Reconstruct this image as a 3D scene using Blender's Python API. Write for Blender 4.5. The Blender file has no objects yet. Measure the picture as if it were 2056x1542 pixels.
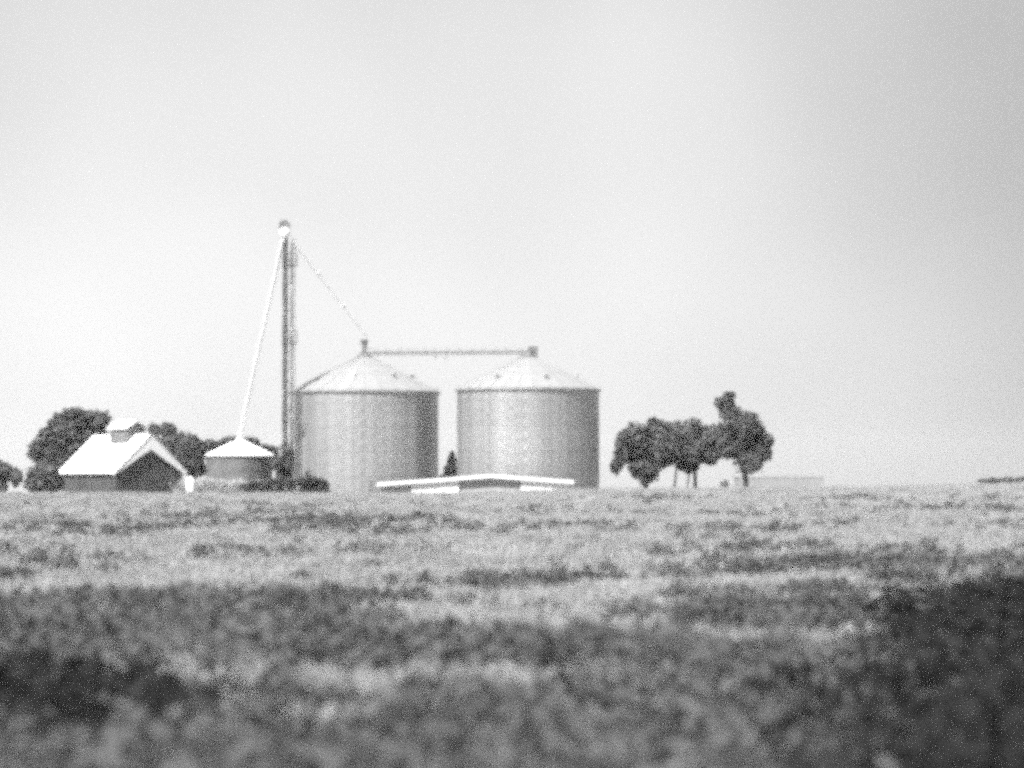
import bpy, math, random
import numpy as np
from mathutils import Vector, Matrix

# ------------------------------------------------------------------ camera, sky, sun, exposure
S = bpy.context.scene
C = S.collection
EYE = 1.9                      # camera height above the field in front of it
FPX = 5480.0                   # focal length in photograph pixels (2056 wide)
HZ = 960.0                     # photograph row at eye level
PITCH = math.atan((HZ - 771.0) / FPX)

cam_d = bpy.data.cameras.new('camera')
cam = bpy.data.objects.new('camera', cam_d)
C.objects.link(cam)
cam.location = (0, 0, EYE)
cam.rotation_euler = (math.pi / 2 + PITCH, 0, 0)
cam_d.sensor_width = 36.0
cam_d.lens = 36.0 * FPX / 2056.0
cam_d.clip_end = 20000
cam_d.dof.use_dof = True
cam_d.dof.focus_distance = 200.0
cam_d.dof.aperture_fstop = 1.0
S.camera = cam

SUN_AZ = math.radians(37)      # to the left of straight behind the camera
SUN_EL = math.radians(47)
to_sun = Vector((-math.sin(SUN_AZ) * math.cos(SUN_EL), -math.cos(SUN_AZ) * math.cos(SUN_EL), math.sin(SUN_EL)))
sun_d = bpy.data.lights.new('sun', 'SUN')
sun_d.energy = 4.9
sun_d.angle = math.radians(0.6)
sun_d.color = (1.0, 1.0, 1.0)
sun = bpy.data.objects.new('sun', sun_d)
C.objects.link(sun)
sun.rotation_euler = to_sun.to_track_quat('Z', 'Y').to_euler()
sun.location = to_sun * 100

W = bpy.data.worlds.new('World')
S.world = W
W.use_nodes = True
nt = W.node_tree
nt.nodes.clear()
out = nt.nodes.new('ShaderNodeOutputWorld')
bg = nt.nodes.new('ShaderNodeBackground')
sky = nt.nodes.new('ShaderNodeTexSky')
sky.sky_type = 'NISHITA'
sky.sun_disc = False
sky.sun_elevation = SUN_EL
sky.sun_rotation = math.atan2(to_sun.x, to_sun.y)
sky.dust_density = 1.4
sky.altitude = 400.0
bw = nt.nodes.new('ShaderNodeRGBToBW')
tc = nt.nodes.new('ShaderNodeTexCoord')
# cloud-like noise over the whole sky, shifted to darken the right like vignetting
mp = nt.nodes.new('ShaderNodeMapping')
mp.inputs['Location'].default_value = (16.9005, 18.775, 0.4524)
nz = nt.nodes.new('ShaderNodeTexNoise')
nz.inputs['Scale'].default_value = 2.6
nz.inputs['Detail'].default_value = 3.0
nz.inputs['Roughness'].default_value = 0.45
mr = nt.nodes.new('ShaderNodeMapRange')
mr.inputs['From Min'].default_value = 0.3
mr.inputs['From Max'].default_value = 0.7
mr.inputs['To Min'].default_value = 0.50
mr.inputs['To Max'].default_value = 1.16
mul = nt.nodes.new('ShaderNodeMath')
mul.operation = 'MULTIPLY'
bg.inputs['Strength'].default_value = 0.073
L = nt.links.new
L(sky.outputs[0], bw.inputs[0])
L(tc.outputs['Generated'], mp.inputs['Vector'])
L(mp.outputs[0], nz.inputs['Vector'])
L(nz.outputs['Fac'], mr.inputs['Value'])
veil = nt.nodes.new('ShaderNodeMath')   # an even thin overcast evens the clear-sky gradient out
veil.operation = 'MULTIPLY_ADD'
veil.inputs[1].default_value = 0.2
veil.inputs[2].default_value = 3.9
L(bw.outputs[0], veil.inputs[0])
L(veil.outputs[0], mul.inputs[0])
L(mr.outputs[0], mul.inputs[1])
L(mul.outputs[0], bg.inputs['Color'])
L(bg.outputs[0], out.inputs['Surface'])

S.view_settings.view_transform = 'Standard'
S.view_settings.look = 'None'
S.view_settings.gamma = 1.0
S.view_settings.exposure = 1.2
S.view_settings.use_curve_mapping = False
S.render.engine = 'CYCLES'
S.cycles.use_denoising = False         # leave the grain in
S.cycles.use_adaptive_sampling = True
S.cycles.adaptive_threshold = 0.3
S.cycles.adaptive_min_samples = 8
S.cycles.pixel_filter_type = 'BLACKMAN_HARRIS'
S.cycles.filter_width = 5.0            # soft long lens
S.cycles.max_bounces = 4
S.cycles.sample_clamp_direct = 6.0
S.cycles.sample_clamp_indirect = 3.0
S.cycles.volume_bounces = 1

R = random.Random(7)
NR = np.random.default_rng(7)

# ------------------------------------------------------------------ helpers
def X(px, Y): return (px - 1028.0) / FPX * Y
def Z(py, Y): return EYE + (HZ - py) / FPX * Y
def P(px, py, Y): return Vector((X(px, Y), Y, Z(py, Y)))

_cx = np.array([(p - 1028.0) / FPX * 160 for p in (0, 700, 900, 1200, 1660, 1900, 2056, 2300)])
_cz = np.array([EYE - (q - HZ) * 160 / FPX - 0.27 for q in (987, 988, 988, 980, 977, 972, 966, 962)])
def sstep(t):
    t = np.clip(t, 0, 1)
    return t * t * (3 - 2 * t)
def ground_z(x, y):
    x = np.asarray(x, float); y = np.asarray(y, float)
    c = np.interp(x, _cx, _cz)
    t = np.clip(y / 160.0, 0, 1)
    z = c * t
    und = (0.10 * np.sin(x * 0.31 + y * 0.11) + 0.09 * np.sin(x * -0.17 + y * 0.23 + 1.3) + 0.05 * np.sin(x * 0.83 + 0.4) * np.sin(y * 0.37))
    z = z + und * np.clip(y / 25.0, 0.3, 1) * (1 - sstep((y - 110) / 50.0))
    z = z - (c + 0.8) * sstep((y - 160) / 25.0)
    z = z - 16 * sstep((y - 265) / 700.0)
    return z
def gz(x, y): return float(ground_z(x, y))

def tag(o, label=None, cat=None, group=None, kind=None):
    if label: o['label'] = label
    if cat: o['category'] = cat
    if group: o['group'] = group
    if kind: o['kind'] = kind
    return o

def empty(name, loc, rz=0.0):
    o = bpy.data.objects.new(name, None)
    C.objects.link(o)
    o.location = loc
    o.rotation_euler = (0, 0, rz)
    o.empty_display_size = 0.3
    return o

class MB:
    """collects simple shapes; build() links them as one mesh object"""
    def __init__(s): s.v = []; s.f = []
    def add(s, vs, fs):
        n = len(s.v)
        s.v += [tuple(v) for v in vs]
        s.f += [tuple(n + i for i in f) for f in fs]
        return s
    def box(s, c, size, rz=0.0):
        hx, hy, hz = size[0] / 2, size[1] / 2, size[2] / 2
        m = Matrix.Rotation(rz, 3, 'Z')
        vs = [Vector(c) + m @ Vector((a * hx, b * hy, d * hz)) for a in (-1, 1) for b in (-1, 1) for d in (-1, 1)]
        return s.add(vs, [(0, 1, 3, 2), (4, 6, 7, 5), (0, 4, 5, 1), (2, 3, 7, 6), (0, 2, 6, 4), (1, 5, 7, 3)])
    def beam(s, p, q, w, h=None):
        h = h or w
        p = Vector(p); q = Vector(q)
        d = (q - p).normalized()
        up = Vector((0, 0, 1)) if abs(d.z) < 0.95 else Vector((0, 1, 0))
        a = d.cross(up).normalized(); b = a.cross(d)
        vs = []
        for o in (p, q):
            for i, j in ((-1, -1), (1, -1), (1, 1), (-1, 1)):
                vs.append(o + a * (i * w / 2) + b * (j * h / 2))
        return s.add(vs, [(3, 2, 1, 0), (4, 5, 6, 7), (0, 1, 5, 4), (1, 2, 6, 5), (2, 3, 7, 6), (3, 0, 4, 7)])
    def tube(s, p, q, r0, r1=None, n=12, caps=True):
        r1 = r0 if r1 is None else r1
        p = Vector(p); q = Vector(q)
        d = (q - p).normalized()
        up = Vector((0, 0, 1)) if abs(d.z) < 0.95 else Vector((0, 1, 0))
        a = d.cross(up).normalized(); b = a.cross(d)
        vs = []
        for o, r in ((p, r0), (q, r1)):
            for i in range(n):
                t = 2 * math.pi * i / n
                vs.append(o + a * (math.cos(t) * r) + b * (math.sin(t) * r))
        fs = [(i, (i + 1) % n, n + (i + 1) % n, n + i) for i in range(n)]
        if caps: fs += [tuple(range(n))[::-1], tuple(range(n, 2 * n))]
        return s.add(vs, fs)
    def lathe(s, prof, n=24, c=(0, 0, 0), cap=True):
        vs = []
        for r, z in prof:
            for i in range(n):
                t = 2 * math.pi * i / n
                vs.append((c[0] + r * math.cos(t), c[1] + r * math.sin(t), c[2] + z))
        fs = []
        for k in range(len(prof) - 1):
            for i in range(n):
                j = (i + 1) % n
                fs.append((k * n + i, k * n + j, (k + 1) * n + j, (k + 1) * n + i))
        if cap:
            fs += [tuple(range(n))[::-1], tuple(range((len(prof) - 1) * n, len(prof) * n))]
        return s.add(vs, fs)
    def prism(s, poly, a, b):
        """poly: list of Vectors; extruded by vector b-a"""
        off = Vector(b) - Vector(a)
        n = len(poly)
        vs = [Vector(p) for p in poly] + [Vector(p) + off for p in poly]
        fs = [tuple(range(n))[::-1], tuple(range(n, 2 * n))] + [(i, (i + 1) % n, n + (i + 1) % n, n + i) for i in range(n)]
        return s.add(vs, fs)
    def mesh(s, name):
        me = bpy.data.meshes.new(name)
        me.from_pydata(s.v, [], s.f)
        me.update()
        return me
    def build(s, name, mat, parent=None, loc=None, smooth=False):
        me = s.mesh(name)
        import bmesh
        bm = bmesh.new(); bm.from_mesh(me)
        bmesh.ops.recalc_face_normals(bm, faces=bm.faces)
        bm.to_mesh(me); bm.free()
        if smooth:
            for p in me.polygons: p.use_smooth = True
        me.materials.append(mat)
        o = bpy.data.objects.new(name, me)
        C.objects.link(o)
        if parent: o.parent = parent
        if loc is not None: o.location = loc
        return o

def link(name, me, parent=None, loc=(0, 0, 0), rz=0.0):
    o = bpy.data.objects.new(name, me)
    C.objects.link(o)
    if parent: o.parent = parent
    o.location = loc
    o.rotation_euler = (0, 0, rz)
    return o

# ------------------------------------------------------------------ materials (all neutral: the picture is monochrome)
def material(name, lo, hi, rough=0.7, metal=0.0, scale=3.0, stretch=(1, 1, 1), detail=5.0, bump=0.0, spec=0.3, translucent=0.0, per_object=0.0):
    m = bpy.data.materials.new(name)
    m.use_nodes = True
    t = m.node_tree
    b = t.nodes['Principled BSDF']
    b.inputs['Roughness'].default_value = rough
    b.inputs['Metallic'].default_value = metal
    b.inputs['Specular IOR Level'].default_value = spec
    co = t.nodes.new('ShaderNodeTexCoord')
    mp = t.nodes.new('ShaderNodeMapping')
    mp.inputs['Scale'].default_value = stretch
    n = t.nodes.new('ShaderNodeTexNoise')
    n.inputs['Scale'].default_value = scale
    n.inputs['Detail'].default_value = detail
    n.inputs['Roughness'].default_value = 0.6
    r = t.nodes.new('ShaderNodeMapRange')
    r.inputs['From Min'].default_value = 0.3
    r.inputs['From Max'].default_value = 0.7
    r.inputs['To Min'].default_value = lo
    r.inputs['To Max'].default_value = hi
    l = t.links.new
    l(co.outputs['Object'], mp.inputs['Vector'])
    l(mp.outputs[0], n.inputs['Vector'])
    l(n.outputs['Fac'], r.inputs['Value'])
    col = r.outputs[0]
    if per_object:
        oi = t.nodes.new('ShaderNodeObjectInfo')
        r2 = t.nodes.new('ShaderNodeMapRange')
        r2.inputs['To Min'].default_value = 1 - per_object
        r2.inputs['To Max'].default_value = 1 + per_object
        l(oi.outputs['Random'], r2.inputs['Value'])
        mu = t.nodes.new('ShaderNodeMath'); mu.operation = 'MULTIPLY'
        l(col, mu.inputs[0]); l(r2.outputs[0], mu.inputs[1])
        col = mu.outputs[0]
    l(col, b.inputs['Base Color'])
    if bump:
        bn = t.nodes.new('ShaderNodeBump')
        bn.inputs['Strength'].default_value = bump
        bn.inputs['Distance'].default_value = 0.02
        l(n.outputs['Fac'], bn.inputs['Height'])
        l(bn.outputs[0], b.inputs['Normal'])
    if translucent:
        tr = t.nodes.new('ShaderNodeBsdfTranslucent')
        l(col, tr.inputs['Color'])
        mx = t.nodes.new('ShaderNodeMixShader')
        mx.inputs[0].default_value = translucent
        l(b.outputs[0], mx.inputs[1]); l(tr.outputs[0], mx.inputs[2])
        l(mx.outputs[0], t.nodes['Material Output'].inputs['Surface'])
    return m

M = dict(
    galv=material('galvanized_steel', 0.25, 0.41, spec=0.2, rough=0.4, metal=0.55, scale=2.2, stretch=(1, 1, 0.35), per_object=0.03),
    galv_roof=material('galvanized_roof', 0.26, 0.33, rough=0.5, metal=0.2, scale=1.5, per_object=0.05),
    galv_dark=material('weathered_steel', 0.10, 0.17, rough=0.65, metal=0.3, scale=2.5),
    galv_mid=material('dull_steel', 0.13, 0.2, rough=0.65, metal=0.2, scale=2.5),
    white_metal=material('white_painted_metal', 0.74, 0.84, rough=0.45, scale=0.9, stretch=(1, 1, 0.4)),
    white_pipe=material('bright_spout_metal', 0.74, 0.84, rough=0.4, metal=0.1, scale=2.0),
    barn_wood=material('dark_barn_board', 0.04, 0.085, rough=0.85, scale=3.0, stretch=(6, 6, 0.6), bump=0.4, per_object=0.25),
    louvre=material('grey_louvre_board', 0.15, 0.24, rough=0.8, scale=4.0),
    old_bin=material('old_bin_steel', 0.09, 0.16, rough=0.6, metal=0.2, scale=1.5),
    shed_wall=material('shed_white_panel', 0.62, 0.78, rough=0.6, scale=2.0, per_object=0.05),
    bay_shade=material('open_bay_shade', 0.27, 0.36, rough=0.9, scale=2.0),  # shade of the open bays, given as a grey colour
    pale_wall=material('pale_shed_sheet', 0.20, 0.26, rough=0.6, scale=1.4),
    concrete=material('concrete', 0.35, 0.45, rough=0.9, scale=4.0),
    bark=material('bark', 0.05, 0.10, rough=0.9, scale=6.0, stretch=(2, 2, 0.4), bump=0.5),
    leaf=material('tree_leaf', 0.045, 0.13, rough=0.6, scale=0.9, translucent=0.2),
    leaf_dark=material('conifer_needle', 0.03, 0.06, rough=0.7, scale=1.5, translucent=0.1),
    soil=material('field_ground', 0.12, 0.24, rough=0.95, scale=0.35, stretch=(1, 1, 1), detail=8.0, bump=0.3),
    straw=material('dry_grass_blade', 0.22, 0.48, rough=0.7, scale=0.25, translucent=0.3, per_object=0.25, spec=0.15),
    vignette_dark=material('vignette_leaf', 0.015, 0.035, rough=0.8, scale=0.6, translucent=0.1, per_object=0.3, spec=0.05),  # near-black leaf colour that imitates the vignette's darkening
    weed=material('dark_weed_leaf', 0.07, 0.16, rough=0.65, scale=0.6, translucent=0.25, per_object=0.3, spec=0.15),
)

# ------------------------------------------------------------------ ground
xs = np.concatenate([np.array([-1500, -900, -500, -300, -200, -140, -100, -80]), np.arange(-64, 65, 2.0),
                     np.array([80, 100, 140, 200, 300, 500, 900, 1500])])
ys = np.concatenate([np.array([-1500, -800, -400, -200, -100, -50, -25, -10]), np.arange(0, 200, 2.0),
                     np.arange(200, 300, 8.0), np.array([300, 350, 420, 500, 650, 800, 1000, 1300, 1600])])
gx, gy = np.meshgrid(xs, ys)
gzv = ground_z(gx, gy)
nv = np.stack([gx.ravel(), gy.ravel(), gzv.ravel()], 1)
nx = len(xs)
gf = [(j * nx + i, j * nx + i + 1, (j + 1) * nx + i + 1, (j + 1) * nx + i) for j in range(len(ys) - 1) for i in range(nx - 1)]
me = bpy.data.meshes.new('ground')
me.from_pydata(nv.tolist(), [], gf)
me.update()
for p in me.polygons: p.use_smooth = True
me.materials.append(M['soil'])
ground = link('ground', me)
tag(ground, 'rough grass field rising gently to the farmstead', kind='structure')

# ------------------------------------------------------------------ grain bins
def grain_bin(name, label, cx, Y, rad, z_base, z_eave, z_apex, rings, seed, n=96):
    root = empty(name, (cx, Y, z_base))
    tag(root, label, 'grain bin', 'large grain bins')
    rr = random.Random(seed)
    H = z_eave - z_base
    MB().lathe([(rad + 0.25, 0), (rad + 0.25, 0.22), (rad - 0.5, 0.22)], n=48, cap=False).build('foundation', M['concrete'], root)
    h = (H - 0.2) / rings
    for k in range(rings):
        prof = []
        nc = 7
        for i in range(nc * 4 + 1):
            z = h * i / (nc * 4)
            prof.append((rad + 0.006 * math.sin(2 * math.pi * i / 4.0) + (0.012 if k % 2 else 0.0), z))
        MB().lathe(prof, n=n, cap=False).build('wall_ring', M['galv'], root, (0, 0, 0.2 + k * h), smooth=True)
    # roof of trapezoid sheets with raised edge ribs
    ro = rad + 0.16; ri = 0.45
    zr0 = H - 0.02; zr1 = (z_apex - z_base) - 0.15
    npan = 30
    w = 2 * math.pi / npan
    def pol(r, a, z): return (r * math.cos(a), r * math.sin(a), z)
    def zat(r): return zr0 + (zr1 - zr0) * (ro - r) / (ro - ri)
    pm = MB()
    a0, a1 = -w / 2, w / 2
    e0, e1 = a0 + w * 0.03, a1 - w * 0.03
    def strip(aa, ab, lift):
        return [pol(ro, aa, zr0 + lift), pol(ro, ab, zr0 + lift), pol(ri, ab, zr1 + lift), pol(ri, aa, zr1 + lift)]
    pm.add(strip(a0, a1, 0), [(0, 1, 2, 3)])
    for (aa, ab) in ((a0, a0 + w * 0.07),):
        top = strip(aa, ab, 0.03)
        bot = strip(aa, ab, 0.0)
        pm.add(top + bot, [(0, 1, 2, 3), (0, 4, 5, 1), (1, 5, 6, 2), (3, 7, 4, 0)])
    pmesh = pm.mesh('roof_panel')
    pmesh.materials.append(M['galv_roof'])
    for i in range(npan):
        link('roof_panel', pmesh, root, (0, 0, 0), i * w + 0.05)
    MB().lathe([(rad + 0.02, 0), (ro + 0.01, -0.03), (ro + 0.02, -0.12), (rad + 0.02, -0.16)], n=72, c=(0, 0, zr0), cap=False).build('eave_ring', M['galv'], root)
    MB().lathe([(ri + 0.1, -0.02), (ri + 0.08, 0.12), (0.3, 0.2), (0.3, 0.34)], n=24, c=(0, 0, zr1)).build('fill_cap', M['galv_mid'], root)
    return root, H, ro, zat

# left bin
YB1 = 203.0
B1x = X(731, YB1); r1 = 149 / FPX * YB1
zb1 = gz(B1x, YB1) - 0.05
bin1, H1, ro1, zat1 = grain_bin('grain_bin', 'large corrugated steel grain bin beside the tall elevator leg', B1x, YB1, r1, zb1, Z(787, YB1), Z(712, YB1), 10, 3)
YB2 = 200.0
B2x = X(1060.5, YB2); r2 = 142.5 / FPX * YB2
zb2 = gz(B2x, YB2) - 0.05
bin2, H2, ro2, zat2 = grain_bin('grain_bin', 'large corrugated steel grain bin nearest the leafy trees on the right', B2x, YB2, r2, zb2, Z(782, YB2), Z(712, YB2), 10, 5)

def on_roof(ang, r, zat): return (r * math.cos(ang), r * math.sin(ang), zat(r))
def roof_vent(root, ang, r, zat, mat):
    x, y, z = on_roof(ang, r, zat)
    v = MB().tube((x, y, z - 0.1), (x, y, z + 0.22), 0.14, n=14)
    o = v.build('roof_vent', mat, root)
    MB().lathe([(0.22, 0), (0.2, 0.06), (0.04, 0.14)], n=14, c=(x, y, z + 0.22)).build('hood', mat, o)
for a, r in ((-1.75, 3.6), (-0.9, 3.7), (0.3, 3.7), (1.4, 3.6), (2.6, 3.7)):
    roof_vent(bin1, a, r, zat1, M['white_metal'] if a == -1.75 else M['galv_roof'])
for a, r in ((-2.2, 3.9), (-1.25, 3.9), (0.3, 3.7), (1.4, 3.6)):
    roof_vent(bin2, a, r, zat2, M['galv'])

# roof ladder, wall ladder and door
def wall_ladder(root, rad, H, ang, mat):
    m = MB()
    c = Vector((math.cos(ang), math.sin(ang), 0)); t = Vector((-math.sin(ang), math.cos(ang), 0))
    p = c * (rad + 0.2)
    for s in (-1, 1):
        m.beam(p + t * (0.22 * s) + Vector((0, 0, 0.3)), p + t * (0.22 * s) + Vector((0, 0, H + 0.4)), 0.05)
    k = 0.5
    while k < H + 0.3:
        m.beam(p - t * 0.22 + Vector((0, 0, k)), p + t * 0.22 + Vector((0, 0, k)), 0.03)
        k += 0.32
    for k in (0.8, H * 0.35, H * 0.7, H - 0.2):
        for s in (-1, 1):
            m.beam(c * rad + t * (0.22 * s) + Vector((0, 0, k)), p + t * (0.22 * s) + Vector((0, 0, k)), 0.03)
    m.build('ladder', mat, root)
wall_ladder(bin1, r1, H1, 0.35, M['galv_mid'])
wall_ladder(bin2, r2, H2, 0.9, M['galv_mid'])
def bin_door(root, rad, ang, z):
    m = Matrix.Rotation(ang + math.pi / 2, 3, 'Z')
    c = Vector((math.cos(ang), math.sin(ang), 0)) * (rad + 0.04)
    b = MB(); b.box((c.x, c.y, z + 0.95), (0.75, 0.12, 1.75), ang + math.pi / 2)
    d = b.build('door', M['galv'], root)
    e = MB(); c2 = c * ((rad + 0.13) / c.length)
    t = Vector((-math.sin(ang), math.cos(ang), 0))
    e.box((c2.x + t.x * 0.25, c2.y + t.y * 0.25, z + 0.9), (0.08, 0.06, 0.25), ang + math.pi / 2)
    e.build('handle', M['galv_dark'], d)
bin_door(bin1, r1, -1.50, 0.9)
bin_door(bin2, r2, -1.30, 0.7)

# inlet hopper on the left bin's peak, where the spout ends
zt1 = Z(712, YB1) - zb1
inl = MB()
inl.tube((0, 0, zt1 + 0.1), (0, 0, zt1 + 0.75), 0.16, n=12)
inl.lathe([(0.18, 0), (0.28, 0.22), (0.28, 0.4)], n=14, c=(0, 0, zt1 + 0.72))
inl.build('inlet_pipe', M['galv_dark'], bin1, smooth=False)

# ------------------------------------------------------------------ conveyor bridge between the peaks
A = Vector((B1x, YB1, Z(708, YB1))); Bq = Vector((B2x + 0.3, YB2, Z(706, YB2)))
bridge = empty('conveyor_bridge', A)
tag(bridge, 'thin steel conveyor bridge spanning the two bin peaks', 'conveyor')
D = Bq - A
side = Vector((-D.y, D.x, 0)).normalized()
up = Vector((0, 0, 1))
MB().beam(up * 0.02, D + up * 0.02, 0.28, 0.18).build('housing', M['galv'], bridge)
for s in (-1, 1):
    MB().beam(side * 0.4 * s - up * 0.15, D + side * 0.4 * s - up * 0.15, 0.06, 0.08).build('chord', M['galv'], bridge)
    MB().beam(side * 0.42 * s + up * 0.32, D + side * 0.42 * s + up * 0.32, 0.035).build('rail', M['galv_roof'], bridge)
ncross = 14
for i in range(ncross + 1):
    q = D * (i / ncross)
    m = MB().beam(q - side * 0.44 - up * 0.15, q + side * 0.44 - up * 0.15, 0.06)
    for s in (-1, 1):
        m.beam(q + side * 0.41 * s - up * 0.15, q + side * 0.41 * s + up * 0.33, 0.03)
    m.build('cross_frame', M['galv_mid'], bridge)
MB().box(D + Vector((0.05, 0, 0.12)), (0.7, 0.6, 0.5)).build('drive_motor', M['galv_dark'], bridge)
MB().box(D + Vector((-0.1, 0, -0.32)), (1.0, 0.5, 0.22)).build('discharge_box', M['galv_dark'], bridge)
for f in (0.43, 0.49):
    q = D * f
    MB().tube(q - up * 0.15, q - up * 0.55 + side * -0.2, 0.05, n=8).build('drain_pipe', M['galv_roof'], bridge)

# ------------------------------------------------------------------ elevator leg tower
YT = 199.0
tx = X(580, YT)
tz = gz(tx, YT) - 0.05
leg = empty('elevator_leg', (tx, YT, tz))
tag(leg, 'tall thin lattice grain elevator leg rising above the bins', 'elevator')
def tl(px, py): return (X(px, YT) - tx, Z(py, YT) - tz)
ztop = tl(575, 478)[1]
zhead = tl(575, 440)[1]
# twin trunkings
for dx, dy in ((-0.32, -0.12), (-0.24, 0.18)):
    m = MB()
    m.box((dx, dy, ztop / 2), (0.20, 0.22, ztop))
    k = 1.5
    while k < ztop:
        m.box((dx, dy, k), (0.25, 0.27, 0.06)); k += 2.4
    m.build('trunking', M['galv_dark'], leg)
# lattice frame
LX0, LX1, LY0, LY1 = -0.46, 0.14, -0.36, 0.36
for cx_ in (LX0, LX1):
    for cy_ in (LY0, LY1):
        MB().beam((cx_, cy_, 0), (cx_, cy_, ztop - 0.3), 0.06).build('corner_post', M['galv'], leg)
k = 0.0; flip = 0
step = 1.55
while k + step < ztop - 0.3:
    m = MB()
    z0, z1 = k, k + step
    for (p, q) in (((LX0, LY0), (LX1, LY0)), ((LX1, LY0), (LX1, LY1)), ((LX1, LY1), (LX0, LY1)), ((LX0, LY1), (LX0, LY0))):
        m.beam((p[0], p[1], z1), (q[0], q[1], z1), 0.045)
        if flip: p, q = q, p
        m.beam((p[0], p[1], z0), (q[0], q[1], z1), 0.04)
    m.build('brace', M['galv'], leg)
    k += step; flip ^= 1
# ladder with cage
m = MB()
for s in (-0.2, 0.2):
    m.beam((LX1 + 0.08, s, 0.3), (LX1 + 0.08, s, ztop), 0.04)
k = 0.5
while k < ztop:
    m.beam((LX1 + 0.08, -0.2, k), (LX1 + 0.08, 0.2, k), 0.028); k += 0.33
m.build('ladder', M['galv'], leg)
m = MB(); k = 2.5
while k < ztop:
    for i in range(6):
        a0 = -math.pi / 2 + math.pi * i / 6; a1 = a0 + math.pi / 6
        m.beam((LX1 + 0.08 + 0.24 * math.cos(a0), 0.24 * math.sin(a0), k), (LX1 + 0.08 + 0.24 * math.cos(a1), 0.24 * math.sin(a1), k), 0.03, 0.05)
    k += 1.0
for i in (1, 3, 5):
    a0 = -math.pi / 2 + math.pi * i / 6
    m.beam((LX1 + 0.08 + 0.24 * math.cos(a0), 0.24 * math.sin(a0), 2.5), (LX1 + 0.08 + 0.24 * math.cos(a0), 0.24 * math.sin(a0), ztop), 0.025)
m.build('ladder_cage', M['galv'], leg)
# rest platforms
for py in (532, 688, 842):
    zz = tl(580, py)[1]
    m = MB()
    m.box((0.02, 0, zz), (1.1, 1.0, 0.06))
    for s in (-0.53, 0.53):
        m.beam((-0.45, s, zz + 0.9), (0.55, s, zz + 0.9), 0.035)
        m.beam((-0.45, s, zz + 0.5), (0.55, s, zz + 0.5), 0.03)
        for xx in (-0.45, 0.05, 0.55):
            m.beam((xx, s, zz), (xx, s, zz + 0.9), 0.035)
    m.build('platform', M['galv_mid'], leg)
# distributor and head
xw, zw = tl(572, 467)
m = MB()
m.lathe([(0.12, -0.42), (0.33, -0.2), (0.37, 0.0), (0.33, 0.2), (0.2, 0.34)], n=20, c=(xw, -0.35, zw))
dist = m.build('distributor', M['white_metal'], leg, smooth=True)
m = MB()
m.box((xw - 0.05, 0.05, zw + 0.05), (0.5, 0.4, 0.75))
m.build('head_neck', M['galv_dark'], leg)
xh, zh = tl(571, 449)
prof = []
for i in range(9):
    a = math.pi * i / 8
    prof.append(Vector((xh - 0.38 * math.cos(a) - 0.02, -0.25, zh - 0.12 + 0.42 * math.sin(a))))
prof += [Vector((xh + 0.36, -0.25, zh - 0.35)), Vector((xh + 0.05, -0.25, zh - 0.2)), Vector((xh - 0.4, -0.25, zh - 0.35))]
MB().prism(prof, (0, 0, 0), (0, 0.55, 0)).build('head_cover', M['galv_dark'], leg)
MB().tube((xh - 0.3, 0.3, zh + 0.1), (xh - 0.3, 0.75, zh + 0.1), 0.16, n=12).build('drive_motor', M['galv_dark'], leg)
MB().box((-0.15, 0.0, 0.45), (1.0, 0.9, 0.9)).build('boot', M['galv_dark'], leg)

# ------------------------------------------------------------------ small old bin
YS = 207.0
sx = X(481, YS); rs = 66 / FPX * YS
sz = gz(sx, YS) - 0.05
sb = empty('grain_bin', (sx, YS, sz))
tag(sb, 'small old squat grain bin with a white cone roof beside the barn', 'grain bin')
Hs = Z(914, YS) - sz
nr = 4
for k in range(nr):
    h = Hs / nr
    prof = [(rs + 0.008 * math.sin(2 * math.pi * i / 4) + (0.012 if k % 2 else 0), h * i / 28) for i in range(29)]
    MB().lathe(prof, n=64, cap=False).build('wall_ring', M['old_bin'], sb, (0, 0, k * h), smooth=True)
npan = 20; w = 2 * math.pi / npan
ros = rs + 0.13; za = Z(882, YS) - sz
def pol(r, a, z): return (r * math.cos(a), r * math.sin(a), z)
pm = MB()
pm.add([pol(ros, -w / 2, Hs - 0.02), pol(ros, w / 2, Hs - 0.02), pol(0.25, w / 2, za - 0.1), pol(0.25, -w / 2, za - 0.1)], [(0, 1, 2, 3)])
aa, ab = -w / 2, -w / 2 + w * 0.08
pm.add([pol(ros, aa, Hs + .03), pol(ros, ab, Hs + .03), pol(.25, ab, za - .05), pol(.25, aa, za - .05),
        pol(ros, aa, Hs - .02), pol(ros, ab, Hs - .02), pol(.25, ab, za - .1), pol(.25, aa, za - .1)], [(0, 1, 2, 3), (0, 4, 5, 1), (1, 5, 6, 2), (3, 7, 4, 0)])
pmesh = pm.mesh('roof_panel'); pmesh.materials.append(M['white_metal'])
for i in range(npan): link('roof_panel', pmesh, sb, (0, 0, 0), i * w)
MB().lathe([(0.3, -0.12), (0.28, 0.0), (0.12, 0.1)], n=16, c=(0, 0, za)).build('fill_cap', M['white_metal'], sb)
MB().lathe([(rs + 0.02, 0), (ros + 0.01, 0), (ros + 0.01, -0.08), (rs + 0.02, -0.12)], n=48, c=(0, 0, Hs - 0.03), cap=False).build('eave_ring', M['old_bin'], sb)
ba = -1.9
c = Vector((math.cos(ba), math.sin(ba), 0)) * (rs + 0.03)
MB().box((c.x, c.y, 1.3), (0.7, 0.1, 1.6), ba + math.pi / 2).build('door', M['galv_dark'], sb)

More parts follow.
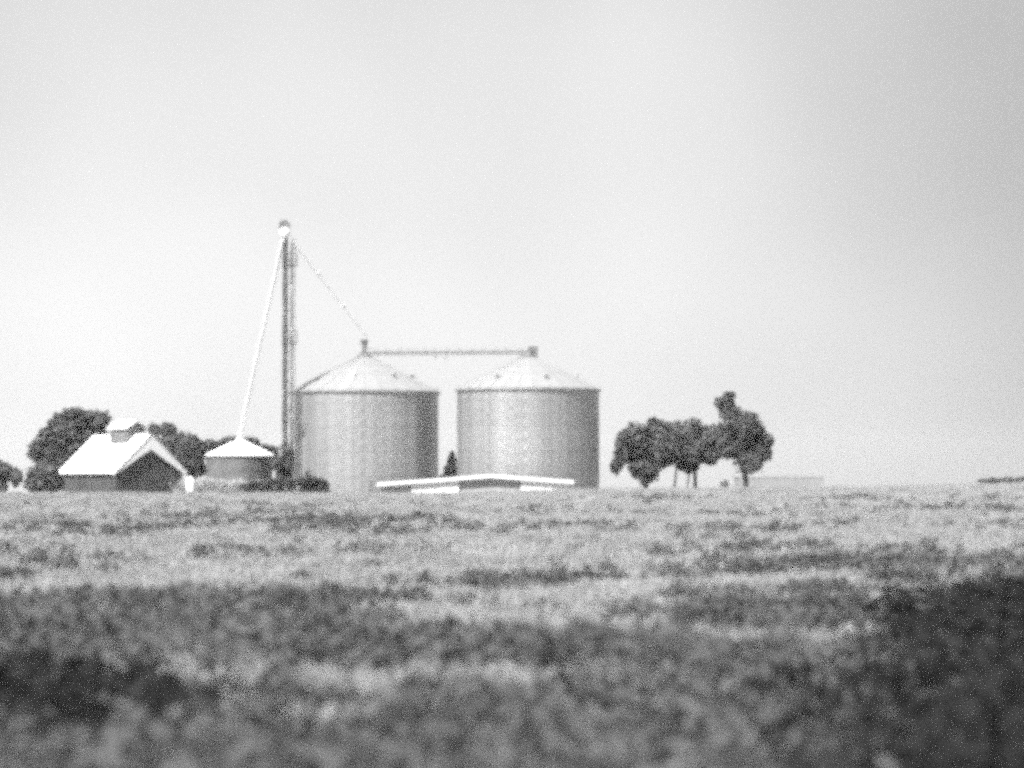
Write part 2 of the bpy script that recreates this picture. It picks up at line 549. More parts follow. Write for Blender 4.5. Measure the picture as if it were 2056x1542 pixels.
# ------------------------------------------------------------------ grain spouts
def spout(label, p, q, r):
    root = empty('grain_spout', p)
    tag(root, label, 'pipe', 'pale grain spouts from the elevator head')
    d = Vector(q) - Vector(p)
    MB().tube((0, 0, 0), d, r, n=12).build('pipe', M['white_pipe'], root, smooth=False)
    fm = MB(); n = max(3, int(d.length / 3))
    for i in range(1, n):
        c0 = d * (i / n)
        fl = MB().tube(c0 - d.normalized() * 0.05, c0 + d.normalized() * 0.05, r + 0.04, n=12)
        fl.build('flange', M['white_pipe'], root)
spout('pale spout running steeply down to the small white-roofed bin', P(567, 480, YT - 0.5), P(481, 878, YS), 0.11)
spout('pale spout slanting from the elevator head to the large bin peak', P(586, 482, YT - 0.2), P(737, 676, YB1), 0.085)

# ------------------------------------------------------------------ barn
YN = 224.0
s_b = FPX / YN
bx = X(246, YN)
bz = gz(bx, YN) - 0.05
rot = -math.radians(50)                      # local +x (ridge) points right and towards the camera
barn = empty('barn', (bx, YN, bz), rot)
tag(barn, 'dark board barn with a white metal roof and a big roof cupola', 'barn')
Lb = 128 / s_b / math.cos(rot); Wb = 118 / s_b / abs(math.sin(rot))
he = Z(949, YN) - bz
hr = Z(873, YN) - bz
hw = Wb / 2; hl = Lb / 2
ov = 0.35                               # eave overhang
sl = (hr - he) / (hw + ov)
def roofz(y): return hr - abs(y) * sl
# walls
wl = MB()
wl.add([(-hl, -hw, 0), (hl, -hw, 0), (hl, -hw, roofz(hw) - 0.08), (-hl, -hw, roofz(hw) - 0.08),
        (-hl, hw, 0), (hl, hw, 0), (hl, hw, roofz(hw) - 0.08), (-hl, hw, roofz(hw) - 0.08), (hl, 0, hr - 0.1), (-hl, 0, hr - 0.1)],
       [(0, 1, 2, 3), (5, 4, 7, 6), (1, 5, 6, 8, 2), (4, 0, 3, 9, 7)])
wl.build('wall', M['barn_wood'], barn)
nb = 24; bw_ = Wb / nb
for i in range(nb):                     # gable boards
    y0 = -hw + i * bw_ + 0.012; y1 = -hw + (i + 1) * bw_ - 0.012
    d = 0.03 + R.random() * 0.012
    m = MB()
    poly = [Vector((hl + 0.003, y0, 0.05)), Vector((hl + 0.003, y1, 0.05)), Vector((hl + 0.003, y1, roofz(y1) - 0.1)), Vector((hl + 0.003, y0, roofz(y0) - 0.1))]
    if y0 < 0 < y1: poly.insert(3, Vector((hl + 0.003, 0, hr - 0.12)))
    m.prism(poly, (0, 0, 0), (d, 0, 0))
    m.build('board', M['barn_wood'], barn)
nb = 26; bw_ = Lb / nb
hwz = roofz(hw) - 0.12
for i in range(nb):
    d = 0.03 + R.random() * 0.012
    MB().box((-hl + (i + 0.5) * bw_, -hw - 0.003 - d / 2, hwz / 2), (bw_ - 0.024, d, hwz - 0.1)).build('board', M['barn_wood'], barn)
# roof slopes with standing ribs
ox = hl + 0.28
for s in (-1, 1):
    m = MB()
    p = [Vector((-ox, 0, hr)), Vector((ox, 0, hr)), Vector((ox, s * (hw + ov), he)), Vector((-ox, s * (hw + ov), he))]
    m.prism(p, (0, 0, 0), (0, 0, -0.07))
    rf = m.build('roof', M['white_metal'], barn)
    ribs = MB()
    nrb = 20
    for i in range(nrb + 1):
        xx = -ox + 2 * ox * i / nrb
        ribs.beam((xx, s * 0.1, roofz(0.1) + 0.02), (xx, s * (hw + ov - 0.02), he + 0.03), 0.05, 0.05)
    ribs.build('seam', M['white_metal'], rf)
MB().beam((-ox, 0, hr + 0.02), (ox, 0, hr + 0.02), 0.35, 0.06).build('ridge_cap', M['white_metal'], barn)
# broad white chevron under the gable rake: deep at the peak, tapering to the eaves
for s in (-1, 1):
    m = MB()
    m.prism([Vector((hl + 0.06, 0, hr - 0.1)), Vector((hl + 0.06, s * (hw + ov) * 0.98, he - 0.02)), Vector((hl + 0.06, s * (hw + ov) * 0.98, he - 0.22)), Vector((hl + 0.06, 0, hr - 1.22))], (0, 0, 0), (0.2, 0, 0))
    m.build('rake_fascia', M['white_metal'], barn)
# cupola
Lc, Wc = 2.7, 1.7
zc0 = hr - 1.15; zc1 = Z(862, YN) - bz; zc2 = Z(845, YN) - bz
cup_x = 0.75
m = MB(); m.box((cup_x, 0, (zc0 + zc1) / 2), (Lc, Wc, zc1 - zc0))
cu = m.build('cupola', M['louvre'], barn)
k = zc0 + 0.25
while k < zc1 - 0.05:
    for s in (-1, 1):
        MB().box((cup_x, s * (Wc / 2 + 0.03), k), (Lc - 0.25, 0.06, 0.09)).build('slat', M['louvre'], cu)
    for s in (-1, 1):
        MB().box((cup_x + s * (Lc / 2 + 0.03), 0, k), (0.06, Wc - 0.25, 0.09)).build('slat', M['louvre'], cu)
    k += 0.2
m = MB()
for s in (-1, 1):
    p = [Vector((cup_x - Lc / 2 - 0.2, 0, zc2)), Vector((cup_x + Lc / 2 + 0.2, 0, zc2)), Vector((cup_x + Lc / 2 + 0.2, s * (Wc / 2 + 0.25), zc1 + 0.06)), Vector((cup_x - Lc / 2 - 0.2, s * (Wc / 2 + 0.25), zc1 + 0.06))]
    MB().prism(p, (0, 0, 0), (0, 0, -0.06)).build('cupola_roof', M['white_metal'], cu)
for s in (-1, 1):
    xx = cup_x + s * (Lc / 2 - 0.001)
    MB().prism([Vector((xx, -Wc / 2, zc1)), Vector((xx, Wc / 2, zc1)), Vector((xx, 0, zc2 - 0.07))], (0, 0, 0), (-s * 0.05, 0, 0)).build('cupola_gable', M['louvre'], cu)

# ------------------------------------------------------------------ low white-roofed shed in front of the bins
YL = 187.0
lx = X(957, YL); lz = gz(lx, YL) - 0.05
shed = empty('machine_shed', (lx, YL, lz))
tag(shed, 'long low shed with a shallow white roof in front of the bins', 'shed')
dep = 5.0
def sl_(px, py): return (X(px, YL) - lx, Z(py, YL) - lz)
pk = sl_(985, 953); el = sl_(757, 970); er = sl_(1152, 965)
th = 0.20
m = MB()
for a, b in ((el, pk), (pk, er)):
    m = MB()
    m.prism([Vector((a[0], -0.35, a[1])), Vector((b[0], -0.35, b[1])), Vector((b[0], -0.35, b[1] - th)), Vector((a[0], -0.35, a[1] - th))], (0, 0, 0), (0, dep + 0.7, 0))
    m.build('roof', M['white_metal'], shed)
# front wall: white sliding panels, dark bays between
def front(px0, px1, name, mat, y, drop):
    x0 = sl_(px0, 0)[0]; x1 = sl_(px1, 0)[0]
    def zt(x):
        a, b = (el, pk) if x < pk[0] else (pk, er)
        return a[1] + (b[1] - a[1]) * (x - a[0]) / (b[0] - a[0]) - th - 0.01 - drop
    pts = [x0, x1] if not (x0 < pk[0] < x1) else [x0, pk[0], x1]
    poly = [Vector((x0, y, 0)), Vector((x1, y, 0))] + [Vector((x, y, zt(x))) for x in reversed(pts)]
    MB().prism(poly, (0, 0, 0), (0, 0.08, 0)).build(name, mat, shed)
for a, b in ((826, 873), (874, 921)): front(a, b, 'door_panel', M['shed_wall'], 0.0, 0.02)
for a, b in ((1046, 1094), (1095, 1143)): front(a, b, 'door_panel', M['shed_wall'], 0.0, 0.02)
for a, b in ((766, 826), (921, 1046)): front(a, b, 'bay_shade_sheet', M['bay_shade'], 0.14, 0.0)  # grey sheets painted as the shade inside open bays
for px in (766, 823, 924, 1043, 1146): 
    x0 = sl_(px, 0)[0]
    a, b = (el, pk) if x0 < pk[0] else (pk, er)
    zt = a[1] + (b[1] - a[1]) * (x0 - a[0]) / (b[0] - a[0]) - th - 0.01
    MB().box((x0, 0.3, zt / 2), (0.16, 0.14, zt)).build('post', M['shed_wall'], shed)
for px in (768, 1144):
    x0 = sl_(px, 0)[0]
    zt = (el if px < 900 else er)[1] - th - 0.02
    MB().box((x0, dep / 2 + 0.2, zt / 2), (0.1, dep - 0.3, zt)).build('side_wall', M['shed_wall'], shed)
x0, x1 = sl_(770, 0)[0], sl_(1142, 0)[0]
MB().box(((x0 + x1) / 2, dep, (el[1] - th) / 2), (x1 - x0, 0.1, el[1] - th - 0.02)).build('back_wall', M['shed_wall'], shed)

# pale low shed right of the trees
YR = 227.0
rx = X(1567, YR); rz_ = gz(rx, YR) - 0.05
ps = empty('low_shed', (rx, YR, rz_))
tag(ps, 'low pale flat-topped shed half hidden behind the field, right of the trees', 'shed')
wR = (1655 - 1480) / FPX * YR; hR = Z(957, YR) - rz_
MB().box((0, 2.0, (hR - 0.12) / 2), (wR - 0.2, 4.0, hR - 0.12)).build('wall', M['pale_wall'], ps)
MB().prism([Vector((-wR / 2, -0.04, hR - 0.11)), Vector((wR / 2, -0.04, hR - 0.11)), Vector((wR / 2, -0.04, hR)), Vector((-wR / 2, -0.04, hR))], (0, 0, 0), (0, 4.4, 0.1)).build('roof', M['pale_wall'], ps)

# ------------------------------------------------------------------ small white tank beside the barn
YK = 172.0
kx = X(383, YK); kz = gz(kx, YK)
tank = empty('fuel_tank', (kx, YK, kz))
tag(tank, 'small upright white tank beside the barn gable', 'tank')
zt = Z(955, YK) - kz; zb_ = zt - 1.15
m = MB(); m.lathe([(0.05, 0), (0.22, 0.06), (0.26, 0.2), (0.26, 0.8), (0.2, 0.95), (0.06, 1.06)], n=20, c=(0, 0, zb_))
m.build('body', M['white_metal'], tank, smooth=True)
m = MB(); m.tube((0, 0, zb_ + 1.05), (0, 0, zb_ + 1.16), 0.07, n=10); m.build('cap', M['galv_mid'], tank)
for i in range(4):
    a = math.pi / 4 + i * math.pi / 2
    MB().beam((0.22 * math.cos(a), 0.22 * math.sin(a), zb_ + 0.15), (0.28 * math.cos(a), 0.28 * math.sin(a), -0.05), 0.05).build('leg', M['galv_mid'], tank)

# ------------------------------------------------------------------ trees and shrubs
def leaf_cloud(lobes, n, size, rng, hollow=0.55):
    """lobes: (cx,cy,cz,rx,ry,rz) local metres -> arrays of small bent leaf clumps"""
    vol = np.array([l[3] * l[4] * l[5] for l in lobes]) ** 0.8
    pick = rng.choice(len(lobes), n, p=vol / vol.sum())
    lo = np.array(lobes)[pick]
    d = rng.normal(size=(n, 3)); d /= np.linalg.norm(d, axis=1)[:, None]
    # lumpy surface: radius wobbles with direction
    wob = 1 + 0.16 * np.sin(d[:, 0] * 5.1 + pick) * np.sin(d[:, 2] * 6.3 + pick * 2.1) + 0.10 * np.sin(d[:, 1] * 9 + d[:, 2] * 8)
    rr = (hollow + (1 - hollow) * rng.random(n) ** 0.6) * wob
    stray = rng.random(n) < 0.06
    rr[stray] *= 1.12
    p = lo[:, :3] + d * lo[:, 3:6] * rr[:, None]
    nrm = d * 0.6 + rng.normal(size=(n, 3)) * 0.6
    nrm[:, 2] += 0.25
    nrm /= np.linalg.norm(nrm, axis=1)[:, None]
    a = np.cross(nrm, rng.normal(size=(n, 3))); a /= np.linalg.norm(a, axis=1)[:, None]
    b = np.cross(nrm, a)
    s = size * (0.6 + 0.8 * rng.random(n))[:, None]
    v = np.stack([p - a * s, p - b * s * 0.55 + nrm * s * 0.15, p + a * s, p + b * s * 0.55 + nrm * s * 0.15], 1).reshape(-1, 3)
    return v

def leaf_mesh(name, v, mat):
    n = len(v) // 4
    me = bpy.data.meshes.new(name)
    me.vertices.add(len(v)); me.vertices.foreach_set('co', v.astype(np.float32).ravel())
    idx = np.arange(n)[:, None] * 4
    tri = np.concatenate([idx + np.array([[0, 1, 2]]), idx + np.array([[0, 2, 3]])], 1).reshape(-1)
    me.loops.add(len(tri)); me.loops.foreach_set('vertex_index', tri.astype(np.int32))
    me.polygons.add(len(tri) // 3); me.polygons.foreach_set('loop_start', np.arange(0, len(tri), 3, dtype=np.int32))
    me.update(calc_edges=True); me.validate()
    me.materials.append(mat)
    return me

def tree(name, label, cat, Y, lobes_px, trunks_px, n, group=None, size=0.2, depth=0.9, seed=1, mat='leaf', hollow=0.5):
    """lobes_px: (px, py, rx, ry) as seen; trunks_px: list of (px base, px top, py top, radius m)"""
    rng = np.random.default_rng(seed)
    base_px = trunks_px[0][0] if trunks_px else lobes_px[0][0]
    x0 = X(base_px, Y); z0 = gz(x0, Y) - 0.05
    root = empty(name, (x0, Y, z0))
    tag(root, label, cat, group)
    sc = Y / FPX
    lobes = []
    for (px, py, rx, ry) in lobes_px:
        lobes.append((X(px, Y) - x0, (rng.random() - 0.5) * rx * sc * 0.9, Z(py, Y) - z0, rx * sc, max(rx, ry) * sc * depth, ry * sc))
    limbs = list(lobes)
    if cat == 'shrub':                  # bushy down to the ground
        for l in list(lobes):
            zl = l[2] - l[5]
            if zl > 0.15:
                lobes.append((l[0], l[1], zl / 2 + 0.05, l[3] * 0.9, l[4] * 0.9, zl / 2 + 0.1))
    if cat == 'tree':                   # break each mass up into ragged boughs
        more = []
        for l in lobes:
            for q in range(6):
                dd = rng.normal(size=3); dd /= np.linalg.norm(dd); dd[1] *= 0.8
                f = 0.28 + 0.26 * rng.random()
                more.append((l[0] + dd[0] * l[3] * 0.78, l[1] + dd[1] * l[4] * 0.78, l[2] + dd[2] * l[5] * 0.78, l[3] * f, l[4] * f, l[5] * f))
        lobes = [(l[0], l[1], l[2], l[3] * 0.84, l[4] * 0.84, l[5] * 0.84) for l in lobes] + more
    for (pb, pt, py, r) in trunks_px:
        m = MB()
        xb = X(pb, Y) - x0; xt = X(pt, Y) - x0; zt = Z(py, Y) - z0
        k = 6
        prev = None
        for i in range(k):
            f = i / (k - 1)
            q = Vector((xb + (xt - xb) * f + rng.normal() * 0.04, rng.normal() * 0.04, zt * f))
            if prev is not None:
                m.tube(prev, q, r * (1.15 - 0.55 * (f - 0.2)), r * (1.15 - 0.55 * f), n=8, caps=False)
            prev = q
        top = prev
        for l in limbs:
            q = Vector(l[:3])
            if abs(q.x - top.x) < 3.2:
                st = Vector((xb + (xt - xb) * 0.75, 0, zt * 0.75))
                mid = st.lerp(q, 0.5) + Vector((0, 0, 0.15))
                m.tube(st, mid, r * 0.5, r * 0.35, n=6, caps=False)
                m.tube(mid, q, r * 0.35, r * 0.12, n=6, caps=False)
        m.build('trunk', M['bark'], root)
    v = leaf_cloud(lobes, n, size, rng, hollow)
    o = link('crown', leaf_mesh('crown', v, M[mat]), root)
    return root

GT = 'trees at the right of the bins'
tree('leafy_tree', 'broad leafy tree next to the right bin, foliage down to the ground', 'tree', 210,
     [(1277, 880, 36, 38), (1318, 868, 26, 28), (1300, 915, 46, 42), (1296, 948, 32, 26), (1252, 900, 22, 32), (1240, 930, 12, 22), (1330, 905, 30, 38)],
     [(1296, 1296, 900, 0.22)], 6500, GT, seed=11)
tree('leafy_tree', 'middle leafy tree of the right group, bare trunks showing below', 'tree', 213,
     [(1358, 880, 34, 32), (1400, 885, 38, 38), (1440, 880, 30, 34), (1380, 915, 40, 26), (1386, 936, 22, 18), (1430, 910, 28, 20)],
     [(1393, 1398, 900, 0.17), (1352, 1360, 900, 0.10), (1372, 1390, 920, 0.08)], 6000, GT, seed=12)
tree('leafy_tree', 'rightmost and tallest leafy tree with a pointed top', 'tree', 208,
     [(1463, 803, 14, 20), (1456, 814, 19, 15), (1464, 830, 20, 20), (1470, 845, 26, 32), (1503, 855, 30, 34), (1500, 890, 46, 40), (1526, 895, 24, 34), (1505, 928, 34, 24), (1468, 885, 28, 34)],
     [(1500, 1492, 890, 0.24)], 7000, GT, seed=13)
tree('shrub', 'tiny dark shrub under the right group of trees', 'shrub', 200, [(1455, 972, 9, 9)], [(1455, 1455, 970, 0.03)], 260, seed=14, size=0.1)

GL = 'trees behind the barn'
tree('leafy_tree', 'large leafy tree standing behind the left end of the barn', 'tree', 236,
     [(160, 843, 38, 28), (198, 842, 26, 22), (118, 855, 22, 34), (105, 893, 36, 34), (140, 885, 40, 40), (185, 875, 34, 30), (78, 915, 22, 20), (120, 930, 40, 30)],
     [(130, 140, 880, 0.3)], 9000, GL, seed=21, size=0.23)
tree('leafy_tree', 'rounded bushy tree left of the barn eave, lower than its neighbour', 'tree', 218,
     [(90, 950, 34, 26), (75, 970, 28, 22), (105, 975, 24, 20)], [(88, 90, 950, 0.12)], 3000, GL, seed=22)
tree('leafy_tree', 'small tree at the extreme left edge of the picture', 'tree', 215,
     [(4, 950, 22, 24), (32, 955, 12, 18), (0, 985, 16, 14)], [(6, 5, 950, 0.1)], 2200, GL, seed=23)
tree('leafy_tree', 'leafy tree rising behind the right slope of the barn roof', 'tree', 240,
     [(312, 865, 16, 14), (340, 868, 20, 18), (345, 895, 36, 28), (330, 915, 30, 26)], [(335, 338, 890, 0.2)], 4200, GL, seed=24)
tree('leafy_tree', 'dense dark tree between the barn and the small bin', 'tree', 233,
     [(385, 900, 30, 26), (372, 920, 24, 34), (395, 935, 18, 24), (418, 900, 22, 20)], [(385, 388, 905, 0.2)], 4500, GL, seed=25)
tree('leafy_tree', 'low leafy tree peeking over the small bin roof', 'tree', 231,
     [(455, 895, 26, 18), (500, 890, 26, 16), (430, 905, 20, 18), (535, 908, 28, 18), (490, 915, 60, 20)], [(485, 487, 905, 0.18)], 4200, GL, seed=26)
tree('shrub', 'tall dark shrub at the foot of the elevator leg', 'shrub', 197.2,
     [(576, 905, 13, 22), (574, 930, 19, 26), (560, 935, 14, 22)], [(574, 575, 925, 0.08)], 1900, seed=27, size=0.15)
GB = 'low dark bushes along the crest of the field'
tree('shrub', 'long low dark bush on the crest below the small bin', 'shrub', 166,
     [(490, 977, 13, 5), (512, 971, 16, 6), (538, 969, 18, 9), (562, 968, 16, 10), (585, 970, 14, 9)], [(545, 545, 975, 0.03)], 2600, GB, seed=28, size=0.09, mat='leaf_dark', hollow=0.3)
tree('shrub', 'short low dark bush on the crest below the left large bin', 'shrub', 166,
     [(610, 968, 14, 10), (630, 966, 16, 9), (646, 970, 12, 9), (656, 975, 8, 6)], [(628, 628, 972, 0.03)], 2200, GB, seed=29, size=0.09, mat='leaf_dark', hollow=0.3)

# conifer between the bins: tiers of drooping fronds
YC = 216.0
cxp = X(908, YC); czp = gz(cxp, YC) - 0.05
con = empty('conifer_tree', (cxp, YC, czp))
tag(con, 'small dark pointed conifer between the two large bins', 'tree')
zt = Z(905, YC) - czp
MB().tube((0, 0, 0), (0, 0, zt * 0.95), 0.1, 0.02, n=8).build('trunk', M['bark'], con)
rng = np.random.default_rng(31)
n = 5200
f = rng.random(n) ** 0.8
hgt = 0.4 + (zt - 0.4) * (1 - f)
rad_ = (0.05 + 2.1 * f ** 1.15) * (0.55 + 0.45 * rng.random(n)) * (1 + 0.2 * np.sin(hgt * 9))
th_ = rng.random(n) * 2 * math.pi
p = np.stack([rad_ * np.cos(th_) - 0.12 * f, rad_ * np.sin(th_), hgt - rad_ * 0.15], 1)
d = np.stack([np.cos(th_), np.sin(th_), -0.4 + 0.2 * rng.normal(size=n)], 1); d /= np.linalg.norm(d, axis=1)[:, None]
b = np.cross(d, rng.normal(size=(n, 3))); b /= np.linalg.norm(b, axis=1)[:, None]
s = 0.15 * (0.6 + 0.7 * rng.random(n))[:, None]
v = np.stack([p - d * s, p - b * s * 0.4, p + d * s, p + b * s * 0.4], 1).reshape(-1, 3)
link('crown', leaf_mesh('crown', v, M['leaf_dark']), con)

# far hedgerow on the right skyline
tree('hedgerow', 'distant dark hedgerow on the skyline at the right edge', 'hedge', 232,
     [(1975 + 16 * i, 966 - 0.5 * i, 12, 4.5 + 1.5 * (i % 2)) for i in range(9)], [(2020, 2020, 968, 0.05)], 1500, seed=33, size=0.14)

# ------------------------------------------------------------------ field grass (stuff): instanced tufts
def tuft(name, nblade, h, w, spread, lean, seed, mat, head=False, segs=3):
    rng = random.Random(seed)
    m = MB()
    for i in range(nblade):
        a = rng.random() * 2 * math.pi; r = spread * math.sqrt(rng.random())
        bx_, by_ = r * math.cos(a), r * math.sin(a)
        la = rng.random() * 2 * math.pi; ll = lean * (0.3 + rng.random())
        hh = h * (0.6 + 0.6 * rng.random()); ww = w * (0.7 + 0.6 * rng.random())
        fa = rng.random() * math.pi
        sxv, syv = math.cos(fa) * ww / 2, math.sin(fa) * ww / 2
        vs = []
        for k in range(segs):
            f = k / segs
            cx = bx_ + math.cos(la) * ll * hh * f * f; cy = by_ + math.sin(la) * ll * hh * f * f
            wf = 1 - f * 0.6
            vs += [(cx - sxv * wf, cy - syv * wf, hh * f), (cx + sxv * wf, cy + syv * wf, hh * f)]
        tipx = bx_ + math.cos(la) * ll * hh; tipy = by_ + math.sin(la) * ll * hh
        vs.append((tipx, tipy, hh))
        fs = [(2 * k, 2 * k + 1, 2 * k + 3, 2 * k + 2) for k in range(segs - 1)] + [(2 * segs - 2, 2 * segs - 1, 2 * segs)]
        m.add(vs, fs)
        if head and i % 3 == 0:
            m.add([(tipx, tipy, hh - 0.02), (tipx + ww * 1.5, tipy, hh + 0.04), (tipx, tipy + ww * 0.7, hh + 0.11), (tipx - ww * 1.5, tipy, hh + 0.04)], [(0, 1, 2, 3)])
    me = m.mesh(name)
    me.materials.append(mat)
    return bpy.data.objects.new(name, me)

def weed(name, nleaf, h, rad, leaf, seed, mat):
    rng = np.random.default_rng(seed)
    v = leaf_cloud([(0, 0, h * 0.5, rad, rad, h * 0.55), (rad * 0.3, 0.1 * rad, h * 0.72, rad * 0.5, rad * 0.5, h * 0.4)], nleaf, leaf, rng, 0.3)
    v[:, 2] = np.maximum(v[:, 2], 0.0)
    return bpy.data.objects.new(name, leaf_mesh(name, v, mat))

def scatter(name, label, cat, pts, scl, variants):
    """one stuff object: points carry rotation and scale, nodes instance the tufts on them"""
    n = len(pts)
    me = bpy.data.meshes.new(name)
    me.vertices.add(n); me.vertices.foreach_set('co', np.asarray(pts, np.float32).ravel())
    at = me.attributes.new('rot', 'FLOAT_VECTOR', 'POINT')
    rv = np.zeros((n, 3), np.float32); rv[:, 2] = NR.random(n) * 6.283; rv[:, :2] = NR.normal(size=(n, 2)) * 0.08
    at.data.foreach_set('vector', rv.ravel())
    at = me.attributes.new('scl', 'FLOAT', 'POINT'); at.data.foreach_set('value', np.asarray(scl, np.float32))
    at = me.attributes.new('pick', 'INT', 'POINT'); at.data.foreach_set('value', NR.integers(0, len(variants), n).astype(np.int32))
    me.update()
    o = link(name, me)
    col = bpy.data.collections.new(name + '_variants')
    for v in variants: col.objects.link(v)
    g = bpy.data.node_groups.new(name + '_scatter', 'GeometryNodeTree')
    g.interface.new_socket('Geometry', in_out='INPUT', socket_type='NodeSocketGeometry')
    g.interface.new_socket('Geometry', in_out='OUTPUT', socket_type='NodeSocketGeometry')
    N = g.nodes.new
    gi = N('NodeGroupInput'); go = N('NodeGroupOutput')
    ci = N('GeometryNodeCollectionInfo'); ci.inputs['Collection'].default_value = col
    ci.inputs['Separate Children'].default_value = True; ci.inputs['Reset Children'].default_value = True
    ip = N('GeometryNodeInstanceOnPoints'); ip.inputs['Pick Instance'].default_value = True
    def attr(nm, ty):
        a = N('GeometryNodeInputNamedAttribute'); a.data_type = ty; a.inputs['Name'].default_value = nm; return a.outputs['Attribute']
    e2r = N('FunctionNodeEulerToRotation')
    g.links.new(attr('rot', 'FLOAT_VECTOR'), e2r.inputs[0])
    g.links.new(gi.outputs[0], ip.inputs['Points'])
    g.links.new(ci.outputs[0], ip.inputs['Instance'])
    g.links.new(attr('pick', 'INT'), ip.inputs['Instance Index'])
    g.links.new(e2r.outputs[0], ip.inputs['Rotation'])
    g.links.new(attr('scl', 'FLOAT'), ip.inputs['Scale'])
    g.links.new(ip.outputs[0], go.inputs[0])
    md = o.modifiers.new('scatter', 'NODES'); md.node_group = g
    tag(o, label, cat, kind='stuff')
    return o

# smooth value noise for patchiness
_tab = NR.random((256, 256))
def vnoise(x, y):
    xi = np.floor(x).astype(int); yi = np.floor(y).astype(int)
    fx = sstep(x - xi); fy = sstep(y - yi)
    t = lambda a, b: _tab[a % 256, b % 256]
    return (t(xi, yi) * (1 - fx) * (1 - fy) + t(xi + 1, yi) * fx * (1 - fy) + t(xi, yi + 1) * (1 - fx) * fy + t(xi + 1, yi + 1) * fx * fy)
def patch(x, y):
    return 0.38 * vnoise(x / 2.6 + 11, y / 3.0 + 3) + 0.34 * vnoise(x / 3.4 + 40, y / 0.9 + 17) + 0.28 * vnoise(x / 8.0 + 5, y / 10.0 + 60)

def band(y0, y1, dens):
    """random points over the visible wedge (with a margin), even per square metre"""
    w0 = y0 * 0.1876 * 1.25 + 3; w1 = y1 * 0.1876 * 1.25 + 3
    n = int((w0 + w1) * (y1 - y0) * dens)
    y = y0 + (y1 - y0) * NR.random(n * 2)
    x = (NR.random(n * 2) * 2 - 1) * w1
    ok = np.abs(x) < (w0 + (w1 - w0) * (y - y0) / (y1 - y0))
    x, y = x[ok][:n], y[ok][:n]
    return x, y

gx_, gy_, gs_ = [], [], []
wx_, wy_, ws_ = [], [], []
for (y0, y1, dg, sc_g, dw, sc_w) in ((12, 26, 110, 0.62, 46, 1.05), (26, 45, 70, 0.62, 24, 1.0), (45, 80, 32, 0.65, 9, 0.9), (80, 125, 14, 0.7, 3.5, 0.85), (125, 172, 9, 0.72, 1.2, 0.6), (172, 245, 2.2, 0.9, 0.2, 0.7)):
    x, y = band(y0, y1, dg)
    pn = patch(x, y)
    corner_darken = 0.55 * np.exp(-((x - 0.45 - 0.178 * y) / 1.0) ** 2) * (1 - sstep((y - 20) / 18.0)) + 0.14 * np.exp(-(((x + 3.1) / 0.9) ** 2 + ((y - 18.5) / 2.0) ** 2))  # thins the pale grass to imitate vignetting at the right corner
    keep = NR.random(len(x)) < np.clip((0.78 - pn - corner_darken - 0.08 * (1 - sstep((y - 16) / 10.0))) / 0.3, 0.12, 1)
    gx_.append(x[keep]); gy_.append(y[keep]); gs_.append(sc_g * (0.7 + 0.6 * NR.random(keep.sum())))
    x, y = band(y0, y1, dw)
    pn = patch(x, y)
    # extra dark weeds stand in for vignetting in the right foreground corner
    corner_darken = 0.55 * np.exp(-((x - 0.45 - 0.178 * y) / 1.0) ** 2) * (1 - sstep((y - 20) / 18.0)) + 0.14 * np.exp(-(((x + 3.1) / 0.9) ** 2 + ((y - 18.5) / 2.0) ** 2))
    near = 0.15 * (1 - sstep((y - 16) / 10.0))          # more dark weeds close to the camera
    keep = NR.random(len(x)) < np.clip((pn + corner_darken + near - 0.50) / 0.28, 0.0, 1)
    wx_.append(x[keep]); wy_.append(y[keep]); ws_.append(sc_w * (0.6 + 0.8 * NR.random(keep.sum())))
x = np.concatenate(gx_); y = np.concatenate(gy_)
grass_var = [tuft('grass_tuft', 34, 0.24, 0.010, 0.22, 1.1, 100 + i, M['straw'], head=True) for i in range(6)]
scatter('dry_grass', 'pale dry grass covering the field', 'grass', np.stack([x, y, ground_z(x, y) - 0.01], 1), np.concatenate(gs_), grass_var)
x2 = np.concatenate(wx_); y2 = np.concatenate(wy_)
weed_var = [weed('weed_clump', 130, 0.30, 0.2, 0.034, 200 + i, M['weed']) for i in range(5)]
scatter('dark_weeds', 'dark leafy weeds growing in patches through the grass', 'weeds', np.stack([x2, y2, ground_z(x2, y2) - 0.01], 1), np.concatenate(ws_), weed_var)
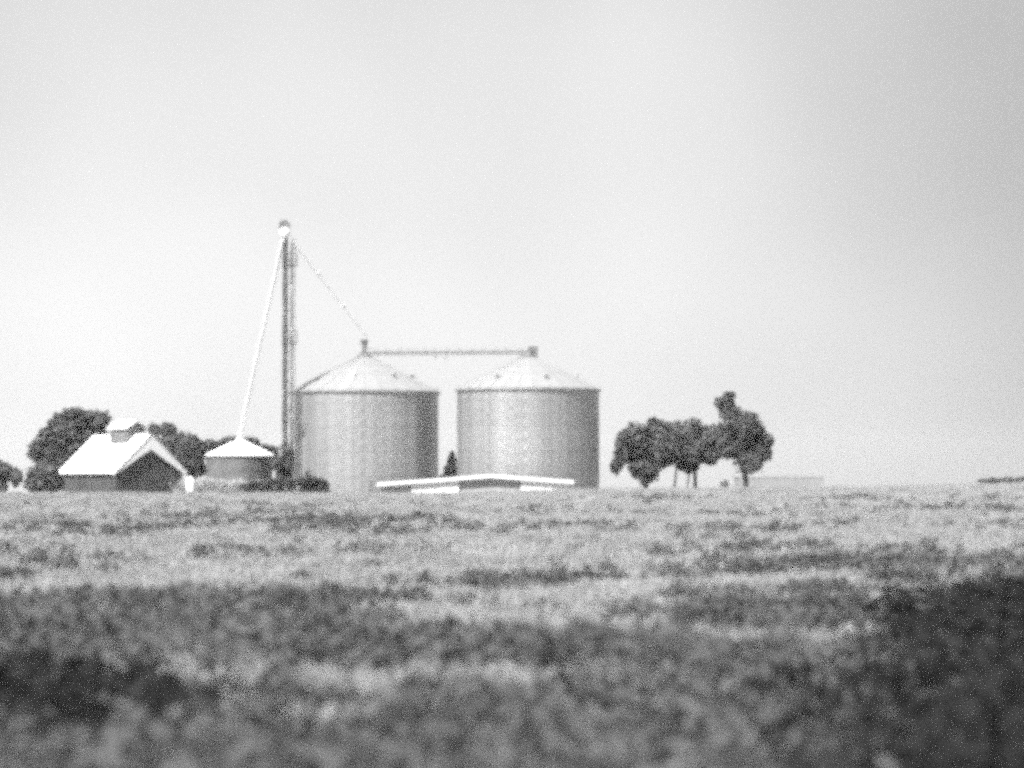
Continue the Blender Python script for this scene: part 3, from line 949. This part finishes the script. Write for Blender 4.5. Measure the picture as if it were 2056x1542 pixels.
# dark clumps added for lens vignetting at the right foreground, some at lower left
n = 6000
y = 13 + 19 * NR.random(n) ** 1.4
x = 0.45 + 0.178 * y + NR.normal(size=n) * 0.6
n2 = 170
y = np.concatenate([y, NR.normal(size=n2) * 0.9 + 18.2]); x = np.concatenate([x, NR.normal(size=n2) * 0.6 - 3.1])
k_ = patch(x * 1.6, y * 1.3) + 0.1 * NR.random(len(x)) > 0.42
x, y = x[k_], y[k_]
vignette_var = [weed('vignette_clump', 150, 0.42, 0.22, 0.04, 400 + i, M['vignette_dark']) for i in range(4)]
scatter('vignette_clumps', 'dark leaf clumps added for the vignette at the lower right, and a few at the lower left', 'weeds', np.stack([x, y, ground_z(x, y) - 0.01], 1), 0.6 + 0.6 * NR.random(len(x)), vignette_var)
# tall pale weeds standing between the crest and the small buildings
n = 2600
x = X(NR.uniform(392, 570, n), 186); y = NR.uniform(180, 194, n)
k_ = np.abs(x - X(470, 186)) < NR.uniform(3.0, 5.0, n)
x, y = x[k_], y[k_]
tall_var = [tuft('tall_grass_tuft', 30, 1.5, 0.06, 0.4, 0.35, 300 + i, M['straw'], head=True) for i in range(4)]
scatter('tall_grass', 'tall pale grass in front of the small bin', 'grass', np.stack([x, y, ground_z(x, y) - 0.02], 1), 0.9 + 0.5 * NR.random(len(x)), tall_var)
print('grass', len(gx_), sum(map(len, gx_)), 'weeds', len(x2))

# ------------------------------------------------------------------ summer haze over the whole place
hm = bpy.data.materials.new('haze')
hm.use_nodes = True
hm.node_tree.nodes.clear()
ho = hm.node_tree.nodes.new('ShaderNodeOutputMaterial')
hv = hm.node_tree.nodes.new('ShaderNodeVolumePrincipled')
hv.inputs['Color'].default_value = (0.985, 0.985, 0.985, 1)
hv.inputs['Density'].default_value = 0.00018
hv.inputs['Anisotropy'].default_value = 0.2
hm.node_tree.links.new(hv.outputs[0], ho.inputs['Volume'])
hb = MB().box((0, 50, 2.5), (3020, 3120, 43))
hz_o = hb.build('haze', hm)
tag(hz_o, 'thin pale summer haze over the farm', kind='stuff')
